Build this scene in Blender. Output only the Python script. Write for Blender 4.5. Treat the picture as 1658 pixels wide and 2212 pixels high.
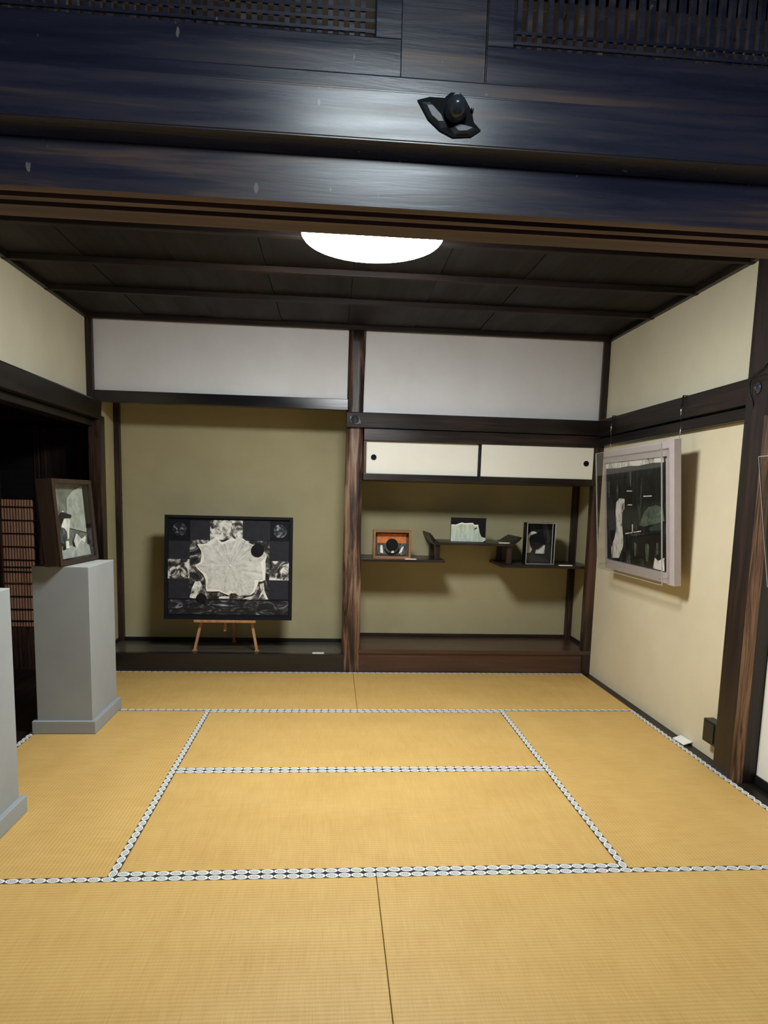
import bpy, bmesh, math, random
from mathutils import Vector, Matrix
random.seed(7)
S = bpy.context.scene
COL = S.collection
for o in list(bpy.data.objects): bpy.data.objects.remove(o)

# ------------------------------------------------------------------ camera
cd = bpy.data.cameras.new('camera'); cam = bpy.data.objects.new('camera', cd); COL.objects.link(cam)
Rv = Vector((0.99675405, -0.07616919, 0.02606958)); Uv = Vector((-0.01628397, 0.12637616, 0.99184873))
Fv = Vector((0.07884289, 0.98905375, -0.12472561))
m = Matrix((( Rv.x, Uv.x, -Fv.x, -0.1771), (Rv.y, Uv.y, -Fv.y, -1.33468), (Rv.z, Uv.z, -Fv.z, 1.34242), (0, 0, 0, 1)))
cam.matrix_world = m
cd.sensor_width = 36; cd.sensor_fit = 'AUTO'
cd.lens = 1439.61 * 36 / 2212
cd.shift_y = 148.287 / 2212
cd.clip_start = 0.02
S.camera = cam
# ------------------------------------------------------------------ world, exposure
w = bpy.data.worlds.new('world'); S.world = w; w.use_nodes = True
w.node_tree.nodes['Background'].inputs[0].default_value = (0.5, 0.6, 0.8, 1)
w.node_tree.nodes['Background'].inputs[1].default_value = 0.01
S.view_settings.view_transform = 'Standard'; S.view_settings.look = 'None'
S.view_settings.gamma = 1; S.view_settings.use_curve_mapping = False
S.view_settings.exposure = 0.0
LAMP_MAIN = 81.0        # radiance of the round ceiling lamp over the tatami
LAMP_NEXT = 27.0         # radiance of the ceiling lamp of the room the camera stands in
LAMP_MAIN_COL = (0.965, 1.0, 1.0)
LAMP_NEXT_COL = (0.84, 0.96, 1.0)

# ------------------------------------------------------------------ helpers
def s2l(c): return tuple(((v/255)/12.92 if v/255 <= .04045 else ((v/255+.055)/1.055)**2.4) for v in c)
ORG = {}
def link(name, data, parent=None):
    o = bpy.data.objects.new(name, data); COL.objects.link(o)
    if parent is not None: o.parent = parent
    return o
def tag(o, label=None, cat=None, group=None, kind=None):
    if label: o['label'] = label
    if cat: o['category'] = cat
    if group: o['group'] = group
    if kind: o['kind'] = kind
    return o
def thing(name, loc, label, cat, group=None, rot=(0, 0, 0), kind=None, local=False):
    """Empty at the base of a thing. Unless local, its parts are given in world coordinates."""
    o = link(name, None); o.location = loc; o.rotation_euler = rot; o.empty_display_size = .05
    if not local: ORG[o.name] = Vector(loc)
    return tag(o, label, cat, group, kind)
def B(bm, x0, x1, y0, y1, z0, z1, bev=0.0):
    r = bmesh.ops.create_cube(bm, size=1)
    for v in r['verts']:
        v.co = Vector((x0+(v.co.x+.5)*(x1-x0), y0+(v.co.y+.5)*(y1-y0), z0+(v.co.z+.5)*(z1-z0)))
    if bev:
        es = list({e for v in r['verts'] for e in v.link_edges})
        bmesh.ops.bevel(bm, geom=es, offset=bev, segments=2, affect='EDGES', profile=.6)
    return bm
def prism(bm, pts, axis, a, b):
    """polygon pts (2d) extruded along axis from a to b"""
    def mk(p, t):
        if axis == 'x': return (t, p[0], p[1])
        if axis == 'y': return (p[0], t, p[1])
        return (p[0], p[1], t)
    v0 = [bm.verts.new(mk(p, a)) for p in pts]; v1 = [bm.verts.new(mk(p, b)) for p in pts]
    n = len(pts)
    bm.faces.new(v0); bm.faces.new(v1)
    for i in range(n): bm.faces.new((v0[i], v0[(i+1) % n], v1[(i+1) % n], v1[i]))
    bmesh.ops.recalc_face_normals(bm, faces=bm.faces[:])
    return bm
def tube(bm, pts, r, n=8):
    pts = [Vector(p) for p in pts]; rings = []
    rs = r if isinstance(r, (list, tuple)) else [r]*len(pts)
    for i, p in enumerate(pts):
        d = (pts[min(i+1, len(pts)-1)] - pts[max(i-1, 0)]).normalized()
        a = d.orthogonal().normalized() if abs(d.z) > .9 or i == 0 else d.cross(Vector((0, 0, 1))).normalized()
        if abs(d.z) <= .9: a = d.cross(Vector((0, 0, 1))).normalized()
        else: a = d.cross(Vector((1, 0, 0))).normalized()
        b = d.cross(a).normalized()
        rings.append([bm.verts.new(p + rs[i]*(a*math.cos(t*2*math.pi/n) + b*math.sin(t*2*math.pi/n))) for t in range(n)])
    for i in range(len(rings)-1):
        for t in range(n):
            bm.faces.new((rings[i][t], rings[i][(t+1) % n], rings[i+1][(t+1) % n], rings[i+1][t]))
    bm.faces.new(rings[0]); bm.faces.new(rings[-1])
    bmesh.ops.recalc_face_normals(bm, faces=bm.faces[:])
    return bm
def lathe(bm, prof, c, axis='z', n=32, cap=True):
    c = Vector(c); rings = []
    for r, h in prof:
        ring = []
        for t in range(n):
            a = t*2*math.pi/n; p = (r*math.cos(a), r*math.sin(a))
            q = {'z': (p[0], p[1], h), 'y': (p[0], h, p[1]), 'x': (h, p[0], p[1])}[axis]
            ring.append(bm.verts.new(c + Vector(q)))
        rings.append(ring)
    for i in range(len(rings)-1):
        for t in range(n): bm.faces.new((rings[i][t], rings[i][(t+1) % n], rings[i+1][(t+1) % n], rings[i+1][t]))
    if cap: bm.faces.new(rings[0]); bm.faces.new(rings[-1])
    bmesh.ops.recalc_face_normals(bm, faces=bm.faces[:])
    return bm
def obj(name, bm, mat, parent=None, smooth=False, label=None, loc=None):
    me = bpy.data.meshes.new(name)
    if parent is not None and parent.name in ORG and loc is None:
        bmesh.ops.translate(bm, verts=bm.verts[:], vec=-ORG[parent.name])
    bm.to_mesh(me); bm.free()
    if mat: me.materials.append(mat)
    if smooth:
        for p in me.polygons: p.use_smooth = True
    o = link(name, me, parent)
    if loc is not None: o.location = loc
    if label: o['label'] = label
    return o
def centre(o):
    """move a top-level mesh's origin to the middle of its base"""
    vs = [v.co for v in o.data.vertices]
    c = Vector(((min(v.x for v in vs)+max(v.x for v in vs))/2, (min(v.y for v in vs)+max(v.y for v in vs))/2, min(v.z for v in vs)))
    o.data.transform(Matrix.Translation(-c)); o.location = c
    ORG[o.name] = c
    return o
N_TRIM = [0]
def struct(name, bm, mat, label, cat, smooth=False):
    o = obj(name, bm, mat, None, smooth); centre(o)
    return tag(o, label, cat, kind='structure')
def trim(bm, mat, label, cat='beam', smooth=False):
    N_TRIM[0] += 1
    return struct('trim_%d' % N_TRIM[0], bm, mat, label, cat, smooth)
def nb(): return bmesh.new()
def box(*a, **k): return B(bmesh.new(), *a, **k)
def smooth_by_angle(o, deg=40):
    for p in o.data.polygons: p.use_smooth = True
    o.data.set_sharp_from_angle(angle=math.radians(deg))

# ------------------------------------------------------------------ materials
class NT:
    def __init__(s, name):
        s.m = bpy.data.materials.new(name); s.m.use_nodes = True
        s.t = s.m.node_tree; s.t.nodes.clear()
        s.out = s.n('ShaderNodeOutputMaterial')
    def n(s, typ, **k):
        x = s.t.nodes.new(typ)
        for a, b in k.items(): setattr(x, a, b)
        return x
    def l(s, a, b): s.t.links.new(a, b)
    def math(s, op, a, b=None, c=None):
        x = s.n('ShaderNodeMath', operation=op)
        for i, v in enumerate((a, b, c)):
            if v is None: continue
            if hasattr(v, 'links'): s.l(v, x.inputs[i])
            else: x.inputs[i].default_value = v
        return x.outputs[0]
    def ramp(s, fac, stops, interp='LINEAR'):
        r = s.n('ShaderNodeValToRGB'); r.color_ramp.interpolation = interp
        e = r.color_ramp.elements
        while len(e) > 1: e.remove(e[-1])
        e[0].position = stops[0][0]; e[0].color = (*stops[0][1], 1)
        for p, c in stops[1:]:
            q = e.new(p); q.color = (*c, 1)
        s.l(fac, r.inputs[0]); return r.outputs[0]
    def coords(s, scale=(1, 1, 1), rnd=True):
        tc = s.n('ShaderNodeTexCoord'); mp = s.n('ShaderNodeMapping'); mp.inputs['Scale'].default_value = scale
        s.l(tc.outputs['Object'], mp.inputs['Vector'])
        if rnd:
            oi = s.n('ShaderNodeObjectInfo'); v = s.n('ShaderNodeVectorMath', operation='SCALE')
            v.inputs[0].default_value = (13.1, 7.7, 19.3); s.l(oi.outputs['Random'], v.inputs['Scale'])
            s.l(v.outputs[0], mp.inputs['Location'])
        return mp.outputs[0]
    def noise(s, vec, scale=5, detail=4, rough=.55, dist=0):
        x = s.n('ShaderNodeTexNoise'); x.inputs['Scale'].default_value = scale; x.inputs['Detail'].default_value = detail
        x.inputs['Roughness'].default_value = rough; x.inputs['Distortion'].default_value = dist
        s.l(vec, x.inputs['Vector']); return x.outputs['Fac']
    def bsdf(s, color=None, rough=.5, spec=.5, bump=None, bstr=.2, bdist=.002, coat=0, coat_rough=.2, metal=0):
        p = s.n('ShaderNodeBsdfPrincipled'); s.p = p
        if color is not None:
            if hasattr(color, 'links'): s.l(color, p.inputs['Base Color'])
            else: p.inputs['Base Color'].default_value = (*color, 1)
        if hasattr(rough, 'links'): s.l(rough, p.inputs['Roughness'])
        else: p.inputs['Roughness'].default_value = rough
        p.inputs['Specular IOR Level'].default_value = spec; p.inputs['Metallic'].default_value = metal
        p.inputs['Coat Weight'].default_value = coat; p.inputs['Coat Roughness'].default_value = coat_rough
        if bump is not None:
            b = s.n('ShaderNodeBump'); b.inputs['Strength'].default_value = bstr; b.inputs['Distance'].default_value = bdist
            s.l(bump, b.inputs['Height']); s.l(b.outputs[0], p.inputs['Normal'])
        s.l(p.outputs[0], s.out.inputs['Surface']); return s.m
def plain(name, c, rough=.5, spec=.5, metal=0, mottle=.12):
    t = NT(name); f = t.noise(t.coords((1, 1, 1)), 24, 3)
    a = tuple(v*(1-mottle) for v in c); b = tuple(min(1, v*(1+mottle)) for v in c)
    return t.bsdf(t.ramp(f, [(.3, a), (.7, b)]), rough, spec, metal=metal)
def wood(name, stops, axis='x', rough=(.35, .55), fine=1.0, bstr=.25, coat=0, spec=.5, dist=.4):
    t = NT(name); lo, hi = .9, 16*fine
    sc = {'x': (lo, hi, hi), 'y': (hi, lo, hi), 'z': (hi, hi, lo)}[axis]
    v = t.coords(sc); f = t.noise(v, 2.2, 7, .62, dist)
    sc2 = {'x': (.7, 3, 3), 'y': (3, .7, 3), 'z': (3, 3, .7)}[axis]
    g = t.noise(t.coords(sc2), 1.6, 3, .5)
    h = t.math('ADD', t.math('MULTIPLY', f, .65), t.math('MULTIPLY', g, .35))
    rr = t.n('ShaderNodeMapRange'); rr.inputs['To Min'].default_value = rough[0]; rr.inputs['To Max'].default_value = rough[1]
    rr.inputs['From Min'].default_value = .3; rr.inputs['From Max'].default_value = .7
    t.l(g, rr.inputs['Value'])
    return t.bsdf(t.ramp(h, stops), rr.outputs[0], spec, bump=f, bstr=bstr, bdist=.003, coat=coat)
def plaster(name, c, c2=None, bstr=.25, sc=220):
    t = NT(name); v = t.coords((1, 1, 1)); a = t.noise(v, 2.3, 4, .6); b = t.noise(v, sc, 3, .6)
    c2 = c2 or tuple(x*.9 for x in c)
    return t.bsdf(t.ramp(a, [(.35, c2), (.65, c)]), .92, .15, bump=b, bstr=bstr, bdist=.0015)
def marble(name, stops, scale=12, dist=1.2, stretch=(1, 1, 1), rough=.45, detail=6):
    t = NT(name); f = t.noise(t.coords(stretch), scale, detail, .62, dist)
    return t.bsdf(t.ramp(f, stops), rough, .4)

M = {}
DK = (.012, .010, .011)
def lintel_mat():
    t = NT('lintel_wood'); f = t.noise(t.coords((.9, 13, 13)), 2.2, 7, .62, .4); g = t.noise(t.coords((.7, 3, 3)), 1.6, 3, .5)
    h = t.math('ADD', t.math('MULTIPLY', f, .65), t.math('MULTIPLY', g, .35))
    base = t.ramp(h, [(.38, (.018, .020, .040)), (.50, (.030, .032, .058)), (.57, (.048, .042, .062)), (.63, (.11, .070, .068)), (.70, (.16, .095, .085))])
    sp = t.noise(t.coords((46, 46, 22)), 1.0, 2, .5); k = t.ramp(sp, [(.745, (0, 0, 0)), (.765, (1, 1, 1))])
    mx = t.n('ShaderNodeMix', data_type='RGBA'); t.l(k, mx.inputs['Factor']); t.l(base, mx.inputs['A']); mx.inputs['B'].default_value = (.22, .20, .20, 1)
    rr = t.ramp(h, [(.38, (.20, .20, .20)), (.62, (.36, .36, .36))])
    return t.bsdf(mx.outputs['Result'], rr, .5, bump=f, bstr=.22, bdist=.003, coat=.15)
M['lintel'] = lintel_mat()
M['ceil'] = wood('ceiling_wood', [(.36, (.006, .0045, .004)), (.52, (.012, .009, .0075)), (.66, (.024, .015, .012))], 'y', (.5, .7), .8, .2, spec=.2)
M['batten'] = wood('batten_wood', [(.36, (.010, .007, .006)), (.52, (.019, .013, .011)), (.66, (.040, .024, .019))], 'x', (.5, .7), .8, .2, spec=.2)
M['dark_x'] = wood('dark_wood_across', [(.38, (.007, .005, .0045)), (.52, (.017, .011, .009)), (.64, (.055, .026, .018))], 'x', (.25, .45), 1, .2, coat=.1)
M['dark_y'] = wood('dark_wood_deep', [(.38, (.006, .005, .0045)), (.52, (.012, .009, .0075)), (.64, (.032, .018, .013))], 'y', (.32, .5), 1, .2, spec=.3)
M['dark_z'] = wood('dark_wood_upright', [(.40, (.009, .006, .005)), (.50, (.024, .013, .010)), (.60, (.085, .038, .024))], 'z', (.3, .5), 1, .3)
M['worn_z'] = wood('worn_post_wood', [(.42, (.016, .009, .006)), (.49, (.07, .034, .018)), (.55, (.17, .088, .046)), (.64, (.24, .135, .075))], 'z', (.45, .65), 1.6, .8, dist=1.5)
M['toko_post'] = wood('rustic_post_wood', [(.41, (.012, .007, .006)), (.46, (.035, .017, .012)), (.51, (.095, .048, .032)), (.56, (.20, .112, .072)), (.62, (.30, .20, .13))], 'z', (.4, .6), .8, 1.0, dist=.9)
M['black_x'] = wood('black_lacquered_wood', [(.3, (.006, .006, .007)), (.6, (.014, .013, .014)), (.8, (.03, .026, .025))], 'x', (.2, .4), 1, .1, coat=.2)
M['toko_floor'] = wood('grey_brown_board', [(.38, (.040, .035, .030)), (.5, (.075, .066, .055)), (.64, (.12, .10, .085))], 'x', (.22, .4), 1, .1, coat=.2)
M['dana_floor'] = wood('red_brown_board', [(.3, (.035, .017, .012)), (.55, (.07, .033, .022)), (.8, (.13, .066, .045))], 'x', (.25, .4), 1, .12, coat=.2)
M['post_dark'] = wood('blackened_post_wood', [(.36, (.008, .005, .005)), (.50, (.016, .010, .008)), (.66, (.045, .022, .015))], 'z', (.35, .55), 1, .3)
M['white_plaster'] = plaster('grey_white_plaster', s2l((232, 232, 236)), s2l((225, 224, 226)))
M['side_plaster'] = plaster('beige_plaster', s2l((221, 215, 190)), s2l((214, 207, 182)))
M['cream_wall'] = plaster('cream_wall_cloth', s2l((224, 213, 184)), s2l((218, 206, 176)), .15, 320)
M['olive_plaster'] = plaster('olive_sand_plaster', s2l((180, 171, 136)), s2l((172, 163, 128)), .4)
M['room_wall'] = plaster('grey_room_wall', s2l((170, 172, 176)), s2l((160, 162, 166)))
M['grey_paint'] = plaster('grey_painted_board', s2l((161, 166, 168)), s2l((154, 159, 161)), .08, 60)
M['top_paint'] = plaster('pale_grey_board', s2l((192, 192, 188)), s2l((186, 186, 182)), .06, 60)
M['paper'] = plaster('white_door_paper', s2l((247, 244, 233)), s2l((242, 239, 226)), .08, 300)
M['card'] = plain('white_card', (.85, .84, .80), .6, .3, mottle=.02)
M['black'] = plain('black_metal', (.006, .007, .009), .7, .15)
M['iron'] = plain('black_iron', (.040, .048, .062), .20, .7)
M['steel'] = plain('bright_steel', (.6, .6, .6), .25, .5, metal=1)
M['black_plastic'] = plain('black_plastic', (.016, .016, .014), .45)
M['cable'] = plain('black_cable', (.006, .006, .006), .5)
M['easel'] = wood('pale_easel_wood', [(.3, s2l((150, 100, 66))), (.7, s2l((205, 155, 110)))], 'z', (.45, .6), 1, .1)
M['box_wood'] = wood('orange_box_wood', [(.3, s2l((128, 84, 56))), (.7, s2l((178, 126, 88)))], 'x', (.45, .6), 1, .1)
M['case_wood'] = wood('case_wood', [(.3, (.012, .007, .004)), (.55, (.035, .018, .010)), (.75, (.08, .04, .022))], 'z', (.35, .55), 1, .2)
M['frame_white'] = plain('pinkish_white_frame_paint', s2l((190, 179, 179)), .55, .35, mottle=.04)
M['black_paint'] = plain('black_paint', (.007, .008, .011), .6, .18, mottle=.25)
M['charcoal'] = plain('charcoal_print', (.024, .026, .034), .65, .2, mottle=.15)
M['slat_red'] = wood('reddish_lattice_wood', [(.3, s2l((150, 106, 84))), (.7, s2l((205, 160, 132)))], 'z', (.5, .6), 1, .1)
M['bw'] = marble('black_and_white_print', [(.40, (.012, .012, .014)), (.47, (.09, .085, .08)), (.53, (.50, .48, .44)), (.58, (.86, .85, .80))], 9, 2.2)
M['bw_mid'] = marble('grey_smoky_print', [(.42, (.010, .010, .012)), (.50, (.045, .042, .042)), (.57, (.17, .16, .155)), (.64, (.62, .60, .57))], 9, 2.0)
M['bw_dark'] = marble('dark_smoky_print', [(.42, (.008, .009, .011)), (.55, (.03, .031, .037)), (.64, (.20, .21, .24)), (.74, (.55, .56, .6))], 9, 1.8, (1, 1, 2.4))
M['bw_disc'] = marble('smoky_disc_print', [(.40, (.006, .007, .009)), (.50, (.04, .045, .055)), (.60, (.30, .33, .38)), (.7, (.62, .66, .7))], 20, 1.4)
M['cream_edge'] = plain('cream_torn_edge', s2l((248, 246, 234)), .6, .3, mottle=.03)
M['celadon'] = marble('pale_celadon_print', [(.35, s2l((176, 192, 176))), (.6, s2l((214, 226, 212)))], 14, .8, (3, 1, .6))
M['green_grey'] = marble('green_grey_print', [(.35, s2l((58, 70, 62))), (.65, s2l((108, 124, 110)))], 30, .6)
M['print_dark'] = marble('dark_streaked_print', [(.46, (.006, .007, .008)), (.56, (.016, .019, .021)), (.64, (.06, .07, .075)), (.72, (.22, .24, .24))], 4, .6, (1, 6, 1.2))
M['print_white'] = marble('pale_torn_print', [(.36, (.06, .05, .04)), (.42, (.50, .47, .41)), (.52, (.92, .90, .86))], 16, 1.0, (1, 1, .6))
M['orange'] = marble('orange_print', [(.35, s2l((196, 104, 52))), (.65, s2l((226, 138, 78)))], 40, .3)
M['slate'] = marble('slate_print', [(.35, s2l((48, 54, 52))), (.6, s2l((92, 98, 96))), (.72, s2l((206, 202, 194)))], 22, .9, (3, 1, 1))
M['case_grey'] = marble('grey_collage_paper', [(.35, s2l((96, 98, 88))), (.65, s2l((138, 140, 130)))], 12, .5)
M['case_pale'] = marble('pale_collage_paper', [(.35, s2l((150, 155, 148))), (.65, s2l((196, 200, 190)))], 20, .7)
M['case_olive'] = plain('olive_backing', s2l((88, 86, 70)), .8, .2)

def starmat():
    t = NT('radial_white_clay'); tc = t.n('ShaderNodeTexCoord'); sp = t.n('ShaderNodeSeparateXYZ')
    t.l(tc.outputs['Object'], sp.inputs[0]); x, z = sp.outputs['X'], sp.outputs['Z']
    ang = t.math('ARCTAN2', z, x); r = t.math('SQRT', t.math('ADD', t.math('MULTIPLY', x, x), t.math('MULTIPLY', z, z)))
    cb = t.n('ShaderNodeCombineXYZ')
    t.l(t.math('MULTIPLY', t.math('COSINE', ang), 3.0), cb.inputs[0]); t.l(t.math('MULTIPLY', t.math('SINE', ang), 3.0), cb.inputs[1]); t.l(t.math('MULTIPLY', r, 3.2), cb.inputs[2])
    a = t.noise(cb.outputs[0], 2.6, 6, .68, .8); b = t.noise(t.coords((1, 1, 1)), 26, 6, .65, .6)
    h = t.math('ADD', t.math('MULTIPLY', a, .55), t.math('MULTIPLY', b, .45))
    return t.bsdf(t.ramp(h, [(.34, s2l((132, 134, 128))), (.41, s2l((192, 193, 187))), (.49, s2l((216, 217, 210))), (.60, s2l((236, 236, 230)))]), .6, .3, bump=h, bstr=.5, bdist=.003)
M['star'] = starmat()

def tatami():
    t = NT('rush_weave'); tc = t.n('ShaderNodeTexCoord'); sp = t.n('ShaderNodeSeparateXYZ'); t.l(tc.outputs['Object'], sp.inputs[0])
    y = sp.outputs['Y']; x = sp.outputs['X']
    rib = t.math('ABSOLUTE', t.math('SINE', t.math('MULTIPLY', y, math.pi/.0145)))
    rush = t.noise(t.coords((420, 9, 1)), 1.0, 3, .6)
    big = t.noise(t.coords((1.2, 2.2, 1)), 2.2, 4, .55)
    mid = t.noise(t.coords((26, 5, 1)), 1.0, 4, .6)
    f = t.math('ADD', t.math('ADD', t.math('MULTIPLY', rush, .40), t.math('MULTIPLY', mid, .20)), t.math('ADD', t.math('MULTIPLY', big, .26), t.math('MULTIPLY', rib, .14)))
    col = t.ramp(f, [(.36, s2l((196, 155, 86))), (.52, s2l((211, 171, 100))), (.68, s2l((222, 185, 114)))])
    h = t.math('ADD', t.math('MULTIPLY', rib, .8), t.math('MULTIPLY', rush, .5))
    return t.bsdf(col, .52, .35, bump=h, bstr=.5, bdist=.0014)
M['tatami'] = tatami()
def border():
    t = NT('woven_scroll_border'); tc = t.n('ShaderNodeTexCoord'); sp = t.n('ShaderNodeSeparateXYZ'); t.l(tc.outputs['Object'], sp.inputs[0])
    y = sp.outputs['Y']
    x = t.math('ADD', sp.outputs['X'], t.math('MULTIPLY', y, .12))
    fx = t.math('SUBTRACT', t.math('FRACT', t.math('ADD', t.math('MULTIPLY', x, 1/.0456), 50.0)), .5)
    a = t.math('DIVIDE', fx, .485); b = t.math('DIVIDE', y, .0142)
    r = t.math('SQRT', t.math('ADD', t.math('MULTIPLY', a, a), t.math('MULTIPLY', b, b)))
    ang = t.math('DIVIDE', t.math('ARCTAN2', b, a), 2*math.pi)
    spiral = t.math('FRACT', t.math('ADD', t.math('MULTIPLY', r, 2.6), ang))
    inner = t.ramp(spiral, [(.25, s2l((140, 144, 146))), (.42, s2l((190, 192, 190))), (.8, s2l((222, 221, 214)))])
    outer = t.ramp(t.math('MULTIPLY', r, .5), [(.36, s2l((240, 237, 226))), (.485, s2l((240, 237, 226))), (.515, s2l((58, 62, 72)))])
    mx = t.n('ShaderNodeMix', data_type='RGBA'); t.l(t.math('LESS_THAN', r, .74), mx.inputs['Factor'])
    t.l(outer, mx.inputs['A']); t.l(inner, mx.inputs['B'])
    return t.bsdf(mx.outputs['Result'], .8, .2)
M['border'] = border()
def acrylic(name, tint, ior=1.49, rough=.02):
    t = NT(name); tr = t.n('ShaderNodeBsdfTransparent'); tr.inputs[0].default_value = (*tint, 1)
    gl = t.n('ShaderNodeBsdfGlossy'); gl.inputs['Roughness'].default_value = rough
    lw = t.n('ShaderNodeLayerWeight'); lw.inputs['Blend'].default_value = .5
    fac = t.math('ADD', t.math('MULTIPLY', t.math('POWER', lw.outputs['Facing'], 5.0), .6), .022)
    mx = t.n('ShaderNodeMixShader'); t.l(fac, mx.inputs[0]); t.l(tr.outputs[0], mx.inputs[1]); t.l(gl.outputs[0], mx.inputs[2])
    t.l(mx.outputs[0], t.out.inputs['Surface']); return t.m
M['acrylic'] = acrylic('clear_acrylic', (.93, .93, .92))
M['glass'] = acrylic('clear_glass', (.95, .96, .95))
M['acrylic_edge'] = plain('frosted_acrylic_edge', s2l((190, 190, 186)), .4, .4, mottle=.02)
def emit(name, col, strength):
    t = NT(name); e = t.n('ShaderNodeEmission'); e.inputs[0].default_value = (*col, 1); e.inputs[1].default_value = strength
    t.l(e.outputs[0], t.out.inputs['Surface']); return t.m
M['lamp_main'] = emit('lit_lamp_diffuser', LAMP_MAIN_COL, LAMP_MAIN)
M['lamp_next'] = emit('lit_cool_lamp_diffuser', LAMP_NEXT_COL, LAMP_NEXT)
M['lamp_rim'] = plain('white_lamp_rim', (.7, .7, .68), .4)
# ================================================================== THE SETTING
H = .91; XR = 1.866; XL = -1.92; YB = 3.659; ZC = 2.527
struct('floor', box(-1.98, 2.0, -3.7, 4.3, -.10, -.056), M['dark_x'], 'dark subfloor under the tatami mats', 'floor')

# ceiling: boards running away from the camera, battens across, cornice around
ce = tag(link('ceiling', None), 'dark boarded ceiling with thin cross battens', 'ceiling', kind='structure')
ce.location = (0, 1.8, 2.56); ORG[ce.name] = Vector((0, 1.8, 2.56))
edges = [-1.95, -1.50, -1.03, -.555, -.085, .39, .86, 1.33, 1.90]
for i in range(len(edges)-1):
    z = 2.556 + (.004 if i % 2 else 0)
    obj('ceiling_board', box(edges[i]+.0015, edges[i+1]-.0015, -.02, 3.70, z, z+.012, bev=.001), M['ceil'], ce)
for y in (.40, .92, 1.44, 1.96, 2.475, 3.0):
    obj('ceiling_batten', box(-1.92, 1.87, y-.017, y+.017, 2.524, 2.556, bev=.004), M['batten'], ce)
obj('cornice', box(-1.92, 1.87, 3.625, 3.66, 2.527, 2.562, bev=.003), M['batten'], ce)
obj('cornice', box(XR-.03, XR+.02, 0, 3.63, 2.527, 2.562, bev=.003), M['dark_y'], ce)
obj('cornice', box(XL-.02, XL+.03, 0, 3.63, 2.527, 2.562, bev=.003), M['dark_y'], ce)
struct('ceiling_void', box(-2.0, 2.0, -.1, 4.4, 2.60, 2.63), M['dark_x'], 'unlit boards above the ceiling', 'ceiling')

# right wall
wr = tag(link('wall_right', None), 'cream plastered right wall above and below the dark rail', 'wall', kind='structure')
wr.location = (XR, 2.7, 0); ORG[wr.name] = wr.location.copy()
obj('upper_plaster', box(XR, XR+.06, 1.80, 3.70, 1.94, 2.56), M['side_plaster'], wr)
obj('lower_panel', box(XR, XR+.06, 1.80, 3.70, -.02, 1.80), M['cream_wall'], wr)
obj('upper_plaster', box(XR, XR+.06, -.13, 1.66, 1.94, 2.56), M['side_plaster'], wr)
trim(box(1.806, XR+.01, 1.80, 3.70, -.055, -.003, bev=.003), M['dark_y'], 'dark wooden floor strip along the foot of the right wall', 'floor strip')
# rails on the right wall
nr = trim(prism(nb(), [(1.90, 1.822), (1.806, 1.830), (1.798, 1.946), (1.80, 1.950), (1.90, 1.950)], 'y', .0, 3.62), M['dark_y'], 'dark picture rail running along the right wall', 'rail')
for v in nr.data.vertices: pass
trim(box(1.828, 1.90, 0.0, 3.66, 1.763, 1.822, bev=.003), M['dark_y'], 'thin dark lintel strip below the right picture rail', 'rail')
# post on the right wall with worn chamfer
bm = nb(); prism(bm, [(1.80, 1.668), (1.80, 1.818), (1.903, 1.818), (1.903, 1.628), (1.838, 1.628)], 'z', -.05, 2.55)
pr = trim(bm, M['post_dark'], 'dark square post on the right with a worn pale corner', 'post')
bm = nb(); a, b_ = Vector((1.80, 1.668, 0)), Vector((1.838, 1.628, 0)); nrm = Vector((-.725, -.69, 0)).normalized()*.002
prism(bm, [(a.x, a.y), (b_.x, b_.y), (b_.x+nrm.x, b_.y+nrm.y), (a.x+nrm.x, a.y+nrm.y)], 'z', -.045, 1.76)
obj('worn_corner', bm, M['worn_z'], pr, label='worn light brown corner strip of the post')
obj('nail_cover', lathe(nb(), [(.030, 0), (.026, -.004), (.012, -.010), (.010, -.016), (.001, -.018)], (1.799, 1.735, 1.893), 'x', 20), M['iron'], nr, True)
# sill and sliding door right of the post
trim(box(1.806, 1.99, -.1, 1.63, -.055, .0, bev=.003), M['dark_y'], 'grooved dark sill under the white sliding door', 'sill')
d1 = thing('door_1', (1.912, .8, .0), 'white papered sliding door right of the worn post', 'door', kind='structure')
obj('paper_panel', box(1.905, 1.920, .74, 1.625, .045, 1.755), M['paper'], d1)
obj('frame_rail', box(1.898, 1.926, .72, 1.627, .001, .045, bev=.002), M['black_x'], d1)
obj('frame_stile', box(1.898, 1.926, .715, .74, .001, 1.765, bev=.002), M['black_x'], d1)
d2 = thing('door_2', (1.985, 0, .0), 'second white papered sliding door nearest the camera on the right', 'door', kind='structure')
obj('paper_panel', box(1.940, 1.952, -.12, .80, .045, 1.755), M['paper'], d2)
obj('frame_rail', box(1.934, 1.958, -.12, .82, .001, .045, bev=.002), M['black_x'], d2)

# left wall: plaster above the rail, opening below
wl = tag(link('wall_left', None), 'beige plaster left wall above the dark opening', 'wall', kind='structure')
wl.location = (XL, 1.8, 1.95); ORG[wl.name] = wl.location.copy()
obj('upper_plaster', box(XL-.06, XL, -.13, 3.70, 1.96, 2.56), M['side_plaster'], wl)
obj('lower_panel', box(XL-.06, XL, -.13, 1.55, -.02, 1.80), M['side_plaster'], wl)
trim(prism(nb(), [(-1.98, 1.828), (-1.818, 1.834), (-1.810, 1.950), (-1.816, 1.960), (-1.98, 1.960)], 'y', 0, 3.625), M['dark_y'], 'dark rail above the opening on the left', 'rail')
trim(box(-1.97, -1.868, 0, 3.604, 1.785, 1.829, bev=.003), M['dark_y'], 'thin dark lintel strip below the left rail', 'rail')
trim(box(-1.905, -1.818, 3.605, 3.70, -.05, 1.86, bev=.005), M['dark_z'], 'red brown corner post beside the alcove on the left', 'post')
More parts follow.
